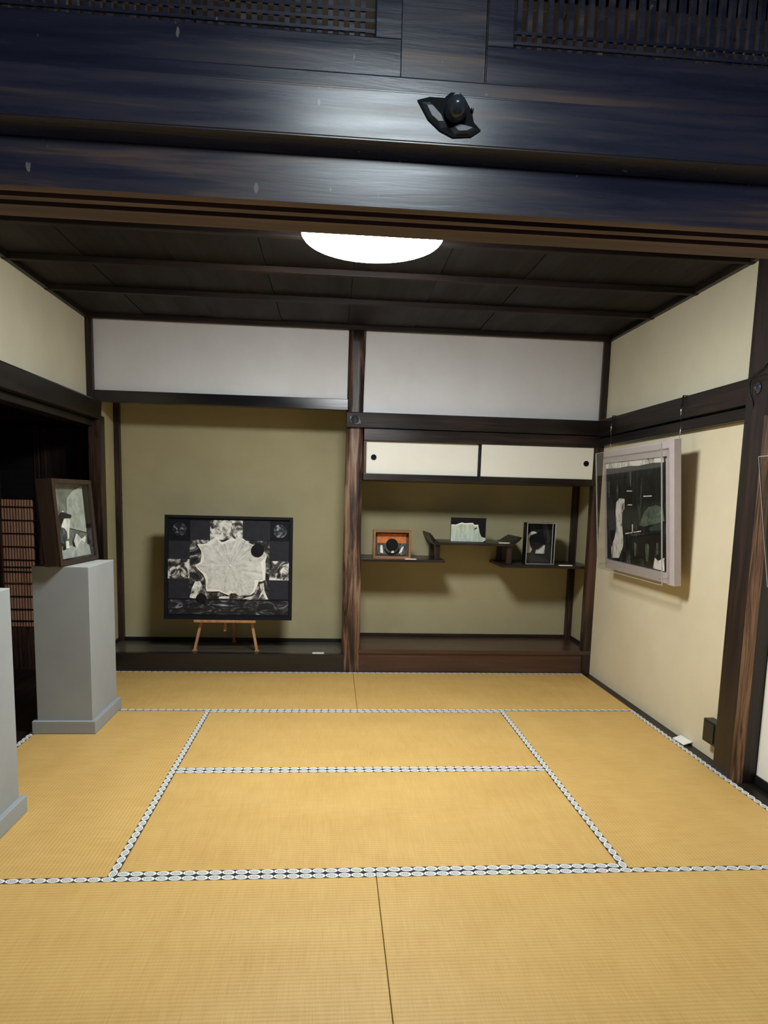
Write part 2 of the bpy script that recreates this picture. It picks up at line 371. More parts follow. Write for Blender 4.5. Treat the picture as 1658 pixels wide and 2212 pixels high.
trim(box(-1.93, -1.876, 3.645, 3.72, 1.96, 2.55, bev=.004), M['dark_z'], 'upper left corner post between beige and grey plaster', 'post')
trim(box(-1.99, -1.823, 1.5, 3.61, -.055, -.004, bev=.003), M['dark_y'], 'dark sill of the opening on the left', 'sill')
# corridor behind the opening
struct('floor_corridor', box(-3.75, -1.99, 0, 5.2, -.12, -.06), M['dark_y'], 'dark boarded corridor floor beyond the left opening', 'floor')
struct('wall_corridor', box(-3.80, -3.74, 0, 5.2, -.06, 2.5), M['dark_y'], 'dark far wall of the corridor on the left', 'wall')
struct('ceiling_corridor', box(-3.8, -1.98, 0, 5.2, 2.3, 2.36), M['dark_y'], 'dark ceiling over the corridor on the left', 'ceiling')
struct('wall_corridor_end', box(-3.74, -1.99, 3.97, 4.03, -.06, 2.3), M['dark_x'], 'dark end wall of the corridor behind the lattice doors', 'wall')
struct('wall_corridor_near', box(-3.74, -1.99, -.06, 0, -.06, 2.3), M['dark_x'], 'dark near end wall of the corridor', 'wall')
dd = thing('door_3', (-2.16, 3.93, -.05), 'very dark wooden door beyond the left opening beside the lattice door', 'door', kind='structure')
obj('door_board', box(-2.325, -1.995, 3.925, 3.94, -.05, 1.79), M['post_dark'], dd)
for x in (-2.36, -2.03): obj('door_stile', box(x, x+.038, 3.912, 3.945, -.05, 1.79, bev=.003), M['post_dark'], dd)
obj('door_rail', box(-2.322, -2.03, 3.915, 3.9248, 1.30, 1.345, bev=.003), M['black_x'], dd)
# lattice doors at the corridor end
def lattice(x0, x1, y, n, label):
    d = thing('door_%d' % n, ((x0+x1)/2, y, -.06), label, 'door', kind='structure')
    for x in (x0, x1-.035): obj('stile', box(x, x+.035, y-.03, y, -.06, 1.80, bev=.003), M['dark_z'], d)
    obj('lower_board', box(x0+.035, x1-.035, y-.02, y-.008, -.06, .28), M['dark_z'], d)
    obj('shade_board', box(x0+.035, x1-.035, y-.02, y-.008, 1.25, 1.80), M['black_x'], d)  # black board stands in for the rail's shadow over the upper lattice
    obj('backing_board', box(x0+.035, x1-.035, y-.009, y-.003, .28, 1.25), M['black_x'], d)
    k = 0; x = x0+.042
    me = None
    while x < x1-.05:
        if me is None:
            s = obj('slat', box(-.0065, .0065, -.01, .01, .28, 1.25, bev=.002), M['slat_red'], d, loc=(x-(x0+x1)/2, -.018, .06)); me = s.data
        else:
            s = link('slat', me, d); s.location = (x-(x0+x1)/2, -.018, .06)
        x += .0208
    for z in (.32, .41, .51, .61, .70, .735, .79, .89, .99, 1.09, 1.19):
        obj('crossbar', box(x0+.035, x1-.035, y-.034, y-.026, z, z+.010), M['dark_x'], d)
lattice(-2.69, -2.37, 3.93, 4, 'red brown slatted lattice door seen through the left opening')
lattice(-3.20, -2.70, 3.96, 5, 'slatted lattice door at the extreme left edge of the photo')

# ------------------------------------------------------------------ back wall
wb = tag(link('wall_back', None), 'grey white plaster band high on the back wall', 'wall', kind='structure')
wb.location = (0, 3.69, 1.95); ORG[wb.name] = wb.location.copy()
obj('plaster_panel', box(-1.90, -.02, 3.685, 3.72, 1.98, 2.56), M['white_plaster'], wb)
obj('plaster_panel', box(-.02, 1.90, 3.685, 3.72, 1.90, 2.56), M['white_plaster'], wb)
wa = tag(link('wall_alcove', None), 'olive sand plaster walls of the picture alcove', 'wall', kind='structure')
wa.location = (-1, 4.1, 0); ORG[wa.name] = wa.location.copy()
obj('back_plaster', box(-1.93, .02, 4.10, 4.14, 0, 2.5), M['olive_plaster'], wa)
obj('side_plaster', box(-1.93, -1.872, 3.70, 4.10, 0, 2.5), M['olive_plaster'], wa)
obj('divider_plaster', box(-.03, .0, 3.74, 4.20, 0, 2.5), M['olive_plaster'], wa)
ws = tag(link('wall_shelf_alcove', None), 'olive sand plaster walls behind the staggered shelves', 'wall', kind='structure')
ws.location = (.95, 4.17, 0); ORG[ws.name] = ws.location.copy()
obj('back_plaster', box(.0, 1.95, 4.165, 4.21, 0, 2.5), M['olive_plaster'], ws)
obj('side_plaster', box(1.875, 1.93, 3.70, 4.17, 0, 2.5), M['olive_plaster'], ws)
struct('ceiling_alcove', box(-1.95, 1.95, 3.72, 4.22, 2.50, 2.53), M['dark_x'], 'hidden dark boards over the alcoves', 'ceiling')
# rustic central post
bm = nb(); rings = []; nz = 26
for k in range(nz):
    z = -.05 + k*(2.60/(nz-1)); ring = []
    for t in range(12):
        a = t*2*math.pi/12 + math.pi/12; c, s = math.cos(a), math.sin(a)
        q = max(abs(c), abs(s)); r = 1/(q**.9)
        hw = .0655 + .003*math.sin(z*2.1+1); hd = .066
        j = 1 + .045*math.sin(3*z+t*2.3) + .03*math.sin(7.3*z+t*4.1)
        ring.append(bm.verts.new((-.0174 - .006*math.sin(z*1.3) + hw*.985*r*c*j, 3.725 + hd*.985*r*s*j, z)))
    rings.append(ring)
for k in range(nz-1):
    for t in range(12): bm.faces.new((rings[k][t], rings[k][(t+1) % 12], rings[k+1][(t+1) % 12], rings[k+1][t]))
bm.faces.new(rings[0]); bm.faces.new(rings[-1]); bmesh.ops.recalc_face_normals(bm, faces=bm.faces[:])
tp = trim(bm, M['toko_post'], 'rustic streaked brown post between the two alcoves', 'post', True)
# right corner posts
trim(box(1.800, 1.872, 3.659, 3.73, -.05, 1.80, bev=.004), M['dark_z'], 'dark corner post beside the shelves on the right', 'post')
trim(box(1.818, 1.872, 3.655, 3.73, 1.94, 2.55, bev=.004), M['dark_z'], 'upper right corner post between grey and beige plaster', 'post')
trim(box(-1.872, -1.828, 4.06, 4.105, .13, 2.5, bev=.003), M['dark_z'], 'dark inner corner post at the back left of the picture alcove', 'post')
trim(box(1.822, 1.872, 4.125, 4.17, .17, 2.5, bev=.003), M['dark_z'], 'dark inner corner post at the back right of the shelf alcove', 'post')
# lintel, rail
trim(box(-1.876, -.075, 3.655, 3.735, 1.963, 2.042, bev=.003), M['black_x'], 'black beam across the top of the picture alcove', 'beam')
nbk = trim(prism(nb(), [(3.70, 1.838), (3.632, 1.842), (3.622, 1.944), (3.627, 1.949), (3.70, 1.949)], 'x', -.083, 1.86), M['dark_x'], 'dark rail above the small white cupboard doors', 'rail')
obj('nail_cover', lathe(nb(), [(.030, 0), (.026, -.004), (.013, -.010), (.010, -.017), (.001, -.02)], (-.024, 3.624, 1.897), 'y', 20), M['iron'], nbk, True)
obj('nail_surround', prism(nb(), [(-.062, 1.912), (-.05, 1.875), (-.018, 1.862), (.022, 1.868), (.012, 1.895), (-.004, 1.928), (-.03, 1.932)], 'y', 3.6245, 3.629), M['iron'], nbk)
trim(box(.045, 1.83, 3.652, 3.72, 1.752, 1.838, bev=.003), M['dark_x'], 'dark lintel directly above the small white cupboard doors', 'beam')
# alcove floors
trim(box(-1.86, -.075, 3.660, 3.715, -.03, .138, bev=.004), M['black_x'], 'black lacquered front beam of the picture alcove floor', 'beam')
struct('floor_alcove', box(-1.875, -.03, 3.715, 4.10, .09, .137), M['toko_floor'], 'grey brown board floor of the picture alcove', 'floor')
trim(box(-1.83, -.03, 4.085, 4.10, .137, .168, bev=.002), M['black_x'], 'dark skirting strip at the back of the picture alcove', 'skirting')
trim(box(-1.872, -1.858, 3.72, 4.06, .137, .168, bev=.002), M['black_x'], 'dark skirting strip at the left side of the picture alcove', 'skirting')
trim(box(.045, 1.80, 3.672, 3.70, -.03, .146), M['dana_floor'], 'red brown front board under the shelf alcove floor', 'board')
struct('floor_shelf_alcove', box(.04, 1.875, 3.658, 4.17, .148, .178, bev=.003), M['dana_floor'], 'glossy red brown board floor below the shelves', 'floor')
trim(box(.04, 1.83, 4.152, 4.165, .178, .206, bev=.002), M['dark_x'], 'dark skirting strip at the back of the shelf alcove', 'skirting')
trim(box(1.862, 1.875, 3.735, 4.125, .178, .206, bev=.002), M['dark_y'], 'dark skirting strip at the right side of the shelf alcove', 'skirting')

# ------------------------------------------------------------------ near beams between the two rooms
YK0, YK1 = -.130, .0
gro = [(-.130, 1.832), (-.108, 1.832), (-.108, 1.846), (-.088, 1.846), (-.088, 1.832), (-.072, 1.832), (-.072, 1.846), (-.052, 1.846), (-.052, 1.832), (0, 1.832), (0, 1.91), (-.130, 1.91)]
bm = nb(); prism(bm, gro, 'x', -1.95, 1.99)
kb = trim(bm, M['lintel'], 'dark grooved lintel crossing the picture below the near rail', 'beam')
M['groove'] = wood('bare_red_groove_wood', [(.38, (.045, .026, .024)), (.50, (.085, .048, .043)), (.62, (.15, .088, .075))], 'x', (.4, .6), 1.2, .3)
kb.data.materials.append(M['groove'])
for f in kb.data.polygons:
    c = f.center
    if f.normal.z < -.5 or (abs(f.normal.y) > .5 and c.z < .03 and -.062 < c.y < .062): f.material_index = 1
bm = nb(); prism(bm, [(-.131, 1.906), (-.166, 1.921), (-.166, 1.996), (-.162, 2.000), (-.131, 2.003)], 'x', -1.95, 1.99)
bmesh.ops.bevel(bm, geom=[e for e in bm.edges if abs(e.verts[0].co.x-e.verts[1].co.x) > 1], offset=.002, segments=2, affect='EDGES')
nf = trim(bm, M['lintel'], 'dark near rail crossing the top of the picture with an iron nail cover', 'rail')
trim(box(-1.95, 1.99, -.104, -.02, 1.90, 2.055, bev=.003), M['lintel'], 'dark sill beam under the lattice transoms', 'beam')
trim(box(-.0705, .0775, -.072, -.015, 2.0555, 2.56), M['lintel'], 'short dark post between the two lattice transoms', 'post')
trim(box(-1.95, 1.99, -.095, -.02, 2.46, 2.62, bev=.003), M['lintel'], 'dark beam above the lattice transoms', 'beam')
# nail cover of the near rail: bud with leaves
M['iron_leaf'] = plain('blue_black_iron_leaf', (.085, .10, .115), .42, .6)
obj('nail_surround', prism(nb(), [(-.050, 1.984), (-.030, 1.990), (-.006, 1.990), (.004, 1.999), (.020, 1.999), (.030, 1.988), (.040, 1.972), (.044, 1.956), (.056, 1.945), (.040, 1.934), (.010, 1.931), (-.012, 1.940), (-.032, 1.956)], 'y', -.1685, -.160), M['black'], nf)  # black shape paints in the shadow around the bud
obj('nail_bud', lathe(nb(), [(.001, -.034), (.008, -.0325), (.014, -.027), (.0175, -.017), (.0185, -.007), (.016, .0)], (.012, -.1685, 1.968), 'y', 28), M['iron'], nf, True)
def leaf(pts, z0):
    bm = nb(); c = (sum(q[0] for q in pts)/len(pts), sum(q[1] for q in pts)/len(pts))
    ring = [bm.verts.new((x, -.1686, z)) for x, z in pts]; top = [bm.verts.new((c[0]+(x-c[0])*.62, -.1760, c[1]+(z-c[1])*.62)) for x, z in pts]
    n = len(pts); bm.faces.new(ring); bm.faces.new(top)
    for i in range(n): bm.faces.new((ring[i], ring[(i+1) % n], top[(i+1) % n], top[i]))
    bmesh.ops.recalc_face_normals(bm, faces=bm.faces[:]); return bm
obj('nail_leaf', leaf([(-.044, 1.981), (-.030, 1.982), (-.006, 1.960), (.000, 1.945), (-.012, 1.944), (-.030, 1.957)], 0), M['iron_leaf'], nf)
obj('nail_leaf', leaf([(.004, 1.944), (.014, 1.951), (.032, 1.949), (.051, 1.945), (.036, 1.937), (.014, 1.935)], 0), M['iron_leaf'], nf)
obj('nail_leaf', leaf([(.004, 1.990), (.010, 1.998), (.018, 1.997), (.024, 1.990), (.012, 1.986)], 0), M['iron_leaf'], nf)
obj('nail_stud', lathe(nb(), [(.001, -.006), (.0025, -.004), (.003, 0)], (.040, -.1685, 1.974), 'y', 10), M['steel'], nf, True)
# transoms
def transom(x0, x1, rows, label):
    xm = (x0+x1)/2
    t = thing('lattice_transom', (xm, -.08, 2.055), label, 'transom', 'lattice transoms over the near lintel')
    obj('bottom_rail', box(x0, x1, -.090, -.045, 2.0555, 2.122, bev=.002), M['lintel'], t)
    obj('top_rail', box(x0, x1, -.090, -.045, 2.42, 2.46, bev=.002), M['lintel'], t)
    for a in (x0, x1-.046): obj('stile', box(a, a+.046, -.0895, -.046, 2.122, 2.42, bev=.002), M['lintel'], t)
    me = None; x = x0+.046+.012
    while x < x1-.05:
        if me is None:
            s = obj('slat', box(-.0042, .0042, -.006, .006, 2.122, 2.42), M['lintel'], t, loc=(x-xm, .012, -2.055)); me = s.data
        else:
            s = link('slat', me, t); s.location = (x-xm, .012, -2.055)
        x += .0185
    for k in range(rows):
        for zz in (2.122+.0165*(k+1), 2.42-.0165*(k+1)):
            obj('crossbar', box(x0+.046, x1-.046, -.0765, -.0715, zz-.0025, zz+.0025), M['lintel'], t)
transom(-1.88, -.071, 3, 'dark lattice transom at the upper left over the lintel')
transom(.078, 1.88, 2, 'dark lattice transom at the upper right over the lintel')

# ------------------------------------------------------------------ the room the camera stands in
struct('wall_near_left', box(-1.98, -1.92, -3.7, -.13, -.06, 2.6), M['room_wall'], 'left wall of the near room outside the photo', 'wall')
struct('wall_near_right', box(1.96, 2.02, -3.7, -.13, -.06, 2.6), M['room_wall'], 'right wall of the near room outside the photo', 'wall')
struct('wall_near_back', box(-1.98, 2.02, -3.76, -3.7, -.06, 2.6), M['room_wall'], 'wall behind the camera', 'wall')
struct('ceiling_near', box(-1.98, 2.02, -3.76, -.02, 2.575, 2.62), M['ceil'], 'dark ceiling of the near room', 'ceiling')
struct('floor_near', box(-1.92, 1.96, -3.7, -.135, -.056, -.002), M['toko_floor'], 'dark boarded floor of the near room', 'floor')
trim(box(-1.92, 1.96, -.132, -.003, -.056, -.001, bev=.002), M['dark_x'], 'dark threshold below the near lintel', 'sill')
# ================================================================== TATAMI
def mat(cx, cy, length, width, rot, label, edge=True):
    t = thing('tatami_mat', (cx, cy, -.055), label, 'tatami mat', 'tatami mats', (0, 0, rot), local=True)
    l, w_ = length/2-.001, width/2-.0008
    obj('rush_surface', B(nb(), -l, l, -w_, w_, 0, .055, bev=.0025), M['tatami'], t)
    for s in (-1, 1):
        b = nb(); B(b, -l, l, -.0150, .0150, -.0255, .0012, bev=.001)
        o = obj('border', b, M['border'], t, loc=(0, s*(w_-.0152), .0545))
    return t
PI = math.pi
mat(-H, H/2, 2*H, H, 0, 'front left tatami mat at the bottom of the photo, left of the seam')
mat(.902, H/2, 1.804, H, 0, 'front right tatami mat at the bottom of the photo, right of the seam')
mat(-1.5*H, 2*H, 2*H, H, PI/2, 'tatami mat under the grey pedestals along the left side')
mat(0, 1.5*H, 2*H, H, 0, 'nearer of the two central crosswise tatami mats')
mat(0, 2.5*H, 2*H, H, 0, 'farther of the two central crosswise tatami mats')
mat((H+1.804)/2, 2*H, 2*H, 1.804-H, PI/2, 'tatami mat along the foot of the right wall')
mat(-H, 3.5*H+.0085, 2*H, H+.017, 0, 'back left tatami mat in front of the picture alcove')
mat((1.804)/2, 3.5*H+.0085, 1.804, H+.017, 0, 'back right tatami mat in front of the shelf alcove')

# ================================================================== CEILING LAMPS
def lamp(x, y, mat_, label, z=2.462, r=.308):
    t = thing('ceiling_lamp', (x, y, 2.525), label, 'ceiling lamp')
    prof = [(r, .024), (r, .004), (r-.006, -.004), (r*.88, -.014), (r*.70, -.028), (r*.4, -.042), (.005, -.050)]
    obj('diffuser', lathe(nb(), prof, (x, y, z), 'z', 64), mat_, t, True)
    obj('rim', lathe(nb(), [(r-.004, .023), (r+.006, .023), (r+.006, .036), (r-.03, .050), (r-.03, .072), (r-.05, .072), (r-.05, .023)], (x, y, z), 'z', 64, cap=False), M['lamp_rim'], t, True)
    return t
lamp(-.022, 1.737, M['lamp_main'], 'lit round white ceiling lamp partly hidden by the lintel')
lamp(-.03, -1.26, M['lamp_next'], 'cool white round ceiling lamp of the near room', z=2.48, r=.25)

# ================================================================== CUPBOARD AND SHELVES
cb = thing('wall_cupboard', (.93, 3.66, 1.465), 'low hanging cupboard with two white sliding doors over the shelves', 'cupboard')
obj('bottom_board', box(.045, 1.825, 3.655, 4.16, 1.465, 1.512, bev=.003), M['dark_x'], cb)
obj('end_panel', box(.045, .066, 3.66, 4.16, 1.512, 1.75, bev=.002), M['dark_z'], cb)
obj('end_panel', box(1.792, 1.825, 3.66, 4.16, 1.512, 1.75, bev=.002), M['dark_z'], cb)
obj('back_panel', box(.066, 1.792, 4.14, 4.16, 1.512, 1.75), M['dark_x'], cb)
for x0, x1, y, px, sx in ((.067, .925, 3.682, .122, .906), (.909, 1.790, 3.664, 1.736, .909)):
    dr = obj('sliding_door', box(x0, x1, y, y+.014, 1.514, 1.750, bev=.001), M['paper'], cb)
    pl = obj('round_pull', lathe(nb(), [(.021, 0), (.021, -.003), (.017, -.003), (.014, -.0005), (.001, -.0005)], (px, y, 1.632), 'y', 24), M['black'], None, True)
    pl.parent = dr
    pl.data.transform(Matrix.Translation(-ORG[cb.name]))
    stl = obj('door_stile', box(sx, sx+.018, y-.002, y+.014, 1.5135, 1.7515, bev=.001), M['black_x'], None); stl.parent = dr
    stl.data.transform(Matrix.Translation(-ORG[cb.name]))

sh = thing('staggered_shelves', (.95, 3.95, .82), 'dark staggered alcove shelves with upturned ends', 'shelves')
obj('left_shelf', box(.045, .70, 3.765, 4.165, .846, .866, bev=.002), M['dark_x'], sh)
obj('middle_shelf', box(.615, 1.235, 3.765, 4.165, .984, 1.006, bev=.002), M['dark_x'], sh)
obj('right_shelf', box(1.145, 1.875, 3.735, 4.165, .820, .842, bev=.002), M['dark_x'], sh)
obj('shelf_strut', box(.625, .662, 3.79, 3.83, .866, .984, bev=.003), M['dark_z'], sh)
obj('shelf_strut', box(1.195, 1.232, 3.79, 3.83, .842, .984, bev=.003), M['dark_z'], sh)
obj('shelf_strut', box(.625, .662, 4.10, 4.14, .866, .984, bev=.003), M['dark_z'], sh)
obj('shelf_strut', box(1.195, 1.232, 4.10, 4.14, .842, .984, bev=.003), M['dark_z'], sh)
obj('upturned_end', prism(nb(), [(.618, .990), (.602, 1.004), (.578, 1.046), (.570, 1.068), (.578, 1.074), (.600, 1.050), (.622, 1.020), (.650, 1.006), (.650, .990)], 'y', 3.766, 4.164), M['dark_y'], sh)
obj('upturned_end', prism(nb(), [(1.228, .990), (1.246, 1.000), (1.282, 1.028), (1.300, 1.052), (1.294, 1.058), (1.266, 1.040), (1.226, 1.014), (1.196, 1.006), (1.196, .990)], 'y', 3.766, 4.164), M['dark_y'], sh)

# ---- art on the shelves
# wooden box with orange print
t = thing('shadow_box', (.287, 3.85, .866), 'small wooden shadow box with orange print and black disc on the left shelf', 'shadow box')
x0, x1, y0, y1, z0, z1 = .142, .436, 3.80, 3.87, .866, 1.088
obj('frame_side', box(x0, x0+.018, y0, y1, z0, z1, bev=.002), M['box_wood'], t)
obj('frame_side', box(x1-.018, x1, y0, y1, z0, z1, bev=.002), M['box_wood'], t)
obj('frame_top', box(x0+.018, x1-.018, y0, y1, z1-.018, z1, bev=.002), M['box_wood'], t)
obj('frame_bottom', box(x0+.018, x1-.018, y0, y1, z0, z0+.018, bev=.002), M['box_wood'], t)
obj('backing', box(x0+.018, x1-.018, y1-.012, y1-.004, z0+.018, z1-.018), M['case_olive'], t)
obj('orange_print', box(x0+.034, x1-.034, y1-.018, y1-.012, .985, 1.058), M['orange'], t)
obj('slate_print', box(x0+.032, x1-.032, y1-.020, y1-.012, .894, .985), M['slate'], t)
obj('white_fold', prism(nb(), [(.20, .91), (.225, .905), (.215, .97), (.20, .965)], 'y', y1-.023, y1-.0195), M['cream_edge'], t)
obj('white_fold', prism(nb(), [(.345, .905), (.37, .915), (.385, .965), (.365, .95)], 'y', y1-.023, y1-.0195), M['cream_edge'], t)
obj('white_fold', prism(nb(), [(.285, .902), (.312, .902), (.305, .93), (.292, .93)], 'y', y1-.023, y1-.0195), M['cream_edge'], t)
obj('black_disc', lathe(nb(), [(.046, 0), (.046, -.012), (.040, -.016), (.001, -.016)], (.291, y1-.020, .975), 'y', 28), M['black_paint'], t)
obj('black_loop', prism(nb(), [(.245+.08*math.cos(a)*0+.045+.058*math.cos(a), .94+.045*math.sin(a)) for a in [PI+i*PI/12 for i in range(13)]] + [(.29+.048*math.cos(a), .942+.034*math.sin(a)) for a in [2*PI-i*PI/12 for i in range(13)]], 'y', y1-.026, y1-.020), M['black_paint'], t)
# board with torn pale print on middle shelf
t = thing('art_board', (.89, 3.85, 1.006), 'black board with torn pale green print on the middle shelf', 'picture')
obj('board', box(.752, 1.029, 3.845, 3.868, 1.006, 1.196, bev=.002), M['black_paint'], t)
obj('torn_print', prism(nb(), [(.752, 1.010), (1.010, 1.010), (1.029, 1.024), (1.028, 1.040), (.995, 1.050), (.982, 1.075), (.968, 1.130), (.965, 1.145), (.938, 1.142), (.920, 1.158), (.890, 1.156), (.860, 1.154), (.835, 1.160), (.815, 1.152), (.790, 1.142), (.752, 1.142)], 'y', 3.8445, 3.8395), M['celadon'], t)
edge = [(.752, 1.142), (.790, 1.142), (.815, 1.152), (.835, 1.160), (.860, 1.154), (.890, 1.156), (.920, 1.158), (.938, 1.142), (.965, 1.145)]
obj('torn_edge', prism(nb(), [(a, b) for a, b in edge] + [(a, b-.012) for a, b in reversed(edge)], 'y', 3.8394, 3.8360), M['cream_edge'], t)
obj('dark_mark', prism(nb(), [(.935, 1.100), (.958, 1.118), (.952, 1.124), (.938, 1.116)], 'y', 3.8394, 3.8375), M['charcoal'], t)
# black case with dark heart shape
t = thing('display_case', (1.475, 3.86, .842), 'black glazed case with white print and dark round shape on the right shelf', 'display case', rot=(0, 0, 0))
x0, x1, y0, y1, z0, z1 = 1.355, 1.585, 3.83, 3.93, .842, 1.170
obj('case_body', box(x0, x1, y1-.012, y1, z0, z1, bev=.001), M['black_paint'], t)
for a, b_ in ((x0, x0+.006), (x1-.006, x1)): obj('case_side', box(a, b_, y0, y1-.012, z0, z1), M['black_paint'], t)
obj('case_top', box(x0+.006, x1-.006, y0, y1-.012, z1-.006, z1), M['black_paint'], t)
obj('case_bottom', box(x0+.006, x1-.006, y0, y1-.012, z0, z0+.012), M['black_paint'], t)
obj('print_card', box(x0+.006, x1-.006, y1-.022, y1-.013, z0+.012, z1-.006), M['charcoal'], t)
obj('white_print', prism(nb(), [(1.385, .925), (1.415, .930), (1.425, .955), (1.408, .985), (1.400, 1.030), (1.412, 1.062), (1.460, 1.088), (1.440, 1.100), (1.410, 1.096), (1.388, 1.072), (1.385, 1.000)], 'y', y1-.0225, y1-.026), M['cream_edge'], t)
obj('white_print', prism(nb(), [(1.455, .922), (1.528, .922), (1.530, .990), (1.515, .998), (1.490, .980), (1.462, .972)], 'y', y1-.0225, y1-.026), M['print_white'], t)
hp = [(1.462, .955), (1.490, .975), (1.522, 1.005), (1.536, 1.045), (1.532, 1.085), (1.505, 1.105), (1.478, 1.098), (1.462, 1.082), (1.435, 1.080), (1.408, 1.065), (1.398, 1.035), (1.408, 1.005), (1.432, .975)]
obj('dark_shape', prism(nb(), hp, 'y', y1-.040, y1-.0265), M['black_paint'], t)
obj('glass_pane', box(x0+.002, x1-.002, y0-.003, y0, z0, z1), M['glass'], t)
for a in (x0, x1-.004, x1-.026): obj('bright_edge', box(a, a+.0045, y0-.0055, y0-.0031, z0+.004, z1), M['acrylic_edge'], t)
obj('bright_edge', box(x0+.005, x1-.005, y0-.0055, y0-.0031, z1-.004, z1), M['acrylic_edge'], t)
obj('bright_edge', box(x0+.005, x1-.005, y0-.0055, y0-.0031, z0+.002, z0+.006), M['acrylic_edge'], t)

# caption cards
def card(x, y, z, wd, dp, label, rz=0):
    o = obj('caption_card', B(nb(), -wd/2, wd/2, -dp/2, dp/2, 0, .006, bev=.0008), M['card'])
    o.location = (x, y, z); o.rotation_euler = (0, 0, rz)
    tag(o, label, 'caption card', 'white caption cards')
card(.432, 3.783, .866, .088, .030, 'white caption card on the left shelf by the wooden box')
card(1.165, 3.785, 1.006, .085, .034, 'white caption card on the middle shelf')
card(1.655, 3.752, .842, .105, .030, 'white caption card on the right shelf by the glazed case')
card(-.268, 3.690, .138, .088, .030, 'white caption card on the black alcove beam')
o = obj('caption_card', B(nb(), -.028, .028, -.055, .055, 0, .005, bev=.0008), M['card'])
o.location = (1.836, 2.185, .006); o.rotation_euler = (0, math.radians(-16), math.radians(4))
tag(o, 'white caption card leaning at the foot of the right wall', 'caption card', 'white caption cards')
# ================================================================== EASEL AND MAIN ART
es = thing('table_easel', (-.972, 3.9, .138), 'small pale wooden easel standing in the picture alcove', 'easel')
def bar(p, q, wx, wy):
    p, q = Vector(p), Vector(q); b = nb(); B(b, -wx/2, wx/2, -wy/2, wy/2, 0, (q-p).length, bev=.002)
    d = (q-p).normalized(); x = Vector((1, 0, 0)); y = d.cross(x).normalized(); x = y.cross(d)
    mm = Matrix((x, y, d)).transposed().to_4x4(); mm.translation = p; b.transform(mm); return b
obj('leg', bar((-1.205, 3.737, .148), (-1.030, 3.872, 1.02), .020, .016), M['easel'], es)
obj('leg', bar((-.738, 3.737, .148), (-.912, 3.872, 1.02), .020, .016), M['easel'], es)
obj('leg', bar((-.955, 4.055, .148), (-.970, 3.902, 1.00), .022, .014), M['easel'], es)
for x in (-1.205, -.738): obj('foot', box(x-.016, x+.016, 3.722, 3.752, .138, .150, bev=.003), M['easel'], es)
obj('foot', box(-.972, -.938, 4.04, 4.072, .138, .150, bev=.003), M['easel'], es)
obj('ledge', box(-1.205, -.745, 3.712, 3.765, .366, .382, bev=.003), M['easel'], es)
obj('ledge_lip', box(-1.205, -.745, 3.706, 3.712, .366, .386, bev=.002), M['easel'], es)
obj('centre_strut', bar((-.985, 3.780, .285), (-.975, 3.872, .95), .020, .012), M['easel'], es)
obj('top_block', box(-1.045, -.897, 3.862, 3.898, .985, 1.025, bev=.003), M['easel'], es)

art = thing('framed_collage', (-.953, 3.735, .385), 'large black framed collage with a jagged white star shape on the easel', 'picture', rot=(math.radians(-5.5), 0, 0), local=True)
AW, AH = .955, .785
obj('backing_board', B(nb(), -AW/2+.004, AW/2-.004, .004, .022, .004, AH-.004), M['black_paint'], art)
for s in (-1, 1):
    a = s*AW/2; obj('frame_side', B(nb(), min(a, a-s*.024), max(a, a-s*.024), -.014, .024, 0, AH, bev=.002), M['black_paint'], art)
obj('frame_rail', B(nb(), -AW/2+.024, AW/2-.024, -.014, .024, 0, .022, bev=.002), M['black_paint'], art)
obj('frame_rail', B(nb(), -AW/2+.024, AW/2-.024, -.014, .024, AH-.022, AH, bev=.002), M['black_paint'], art)
def rect(name, p, q, d, mt, d0=.0038):
    b = nb(); B(b, p[0], q[0], d, d0, p[1], q[1]); return obj(name, b, mt, art)
for p, q in (((-.291, .602), (-.143, .746)), ((.100, .605), (.305, .755)), ((-.449, .453), (-.293, .59)), ((.304, .451), (.452, .603)), ((-.448, .155), (-.293, .307)), ((.304, .158), (.452, .305))):
    rect('charcoal_tile', p, q, .001, M['charcoal'])
rect('torn_paper', (-.143, .605), (.100, .753), .0012, M['bw'])
rect('torn_paper', (-.452, .307), (-.293, .453), .0012, M['bw'])
rect('torn_paper', (.304, .305), (.452, .451), .0012, M['bw'])
rect('torn_paper', (-.293, .153), (.304, .602), .0006, M['bw_mid'])
rect('smoky_strip', (-.450, .040), (.452, .146), .0012, M['bw_dark'])
for c in ((-.370, .679), (.381, .679)):
    b = nb(); lathe(b, [(.051, 0), (.051, -.003), (.001, -.003)], (c[0], .0035, c[1]), 'y', 28); obj('smoky_disc', b, M['bw_disc'], art)
STAR = [(-0.237, 0.569), (-0.197, 0.57), (-0.165, 0.576), (-0.14, 0.6), (-0.119, 0.607), (-0.099, 0.626), (-0.078, 0.603), (-0.055, 0.588), (-0.032, 0.592), (0.0, 0.61), (0.023, 0.629), (0.035, 0.615), (0.049, 0.613), (0.069, 0.625), (0.106, 0.617), (0.134, 0.593), (0.164, 0.578), (0.203, 0.565), (0.245, 0.538), (0.266, 0.514), (0.284, 0.489), (0.273, 0.444), (0.277, 0.392), (0.274, 0.306), (0.251, 0.295), (0.225, 0.294), (0.212, 0.249), (0.194, 0.211), (0.164, 0.188), (0.099, 0.185), (0.076, 0.181), (0.053, 0.2), (0.021, 0.202), (0.002, 0.186), (-0.025, 0.196), (-0.071, 0.215), (-0.127, 0.212), (-0.164, 0.214), (-0.168, 0.24), (-0.171, 0.3), (-0.19, 0.342), (-0.224, 0.374), (-0.252, 0.406), (-0.211, 0.435), (-0.205, 0.477), (-0.204, 0.514), (-0.223, 0.547)]
CX, CZ = .011, .408
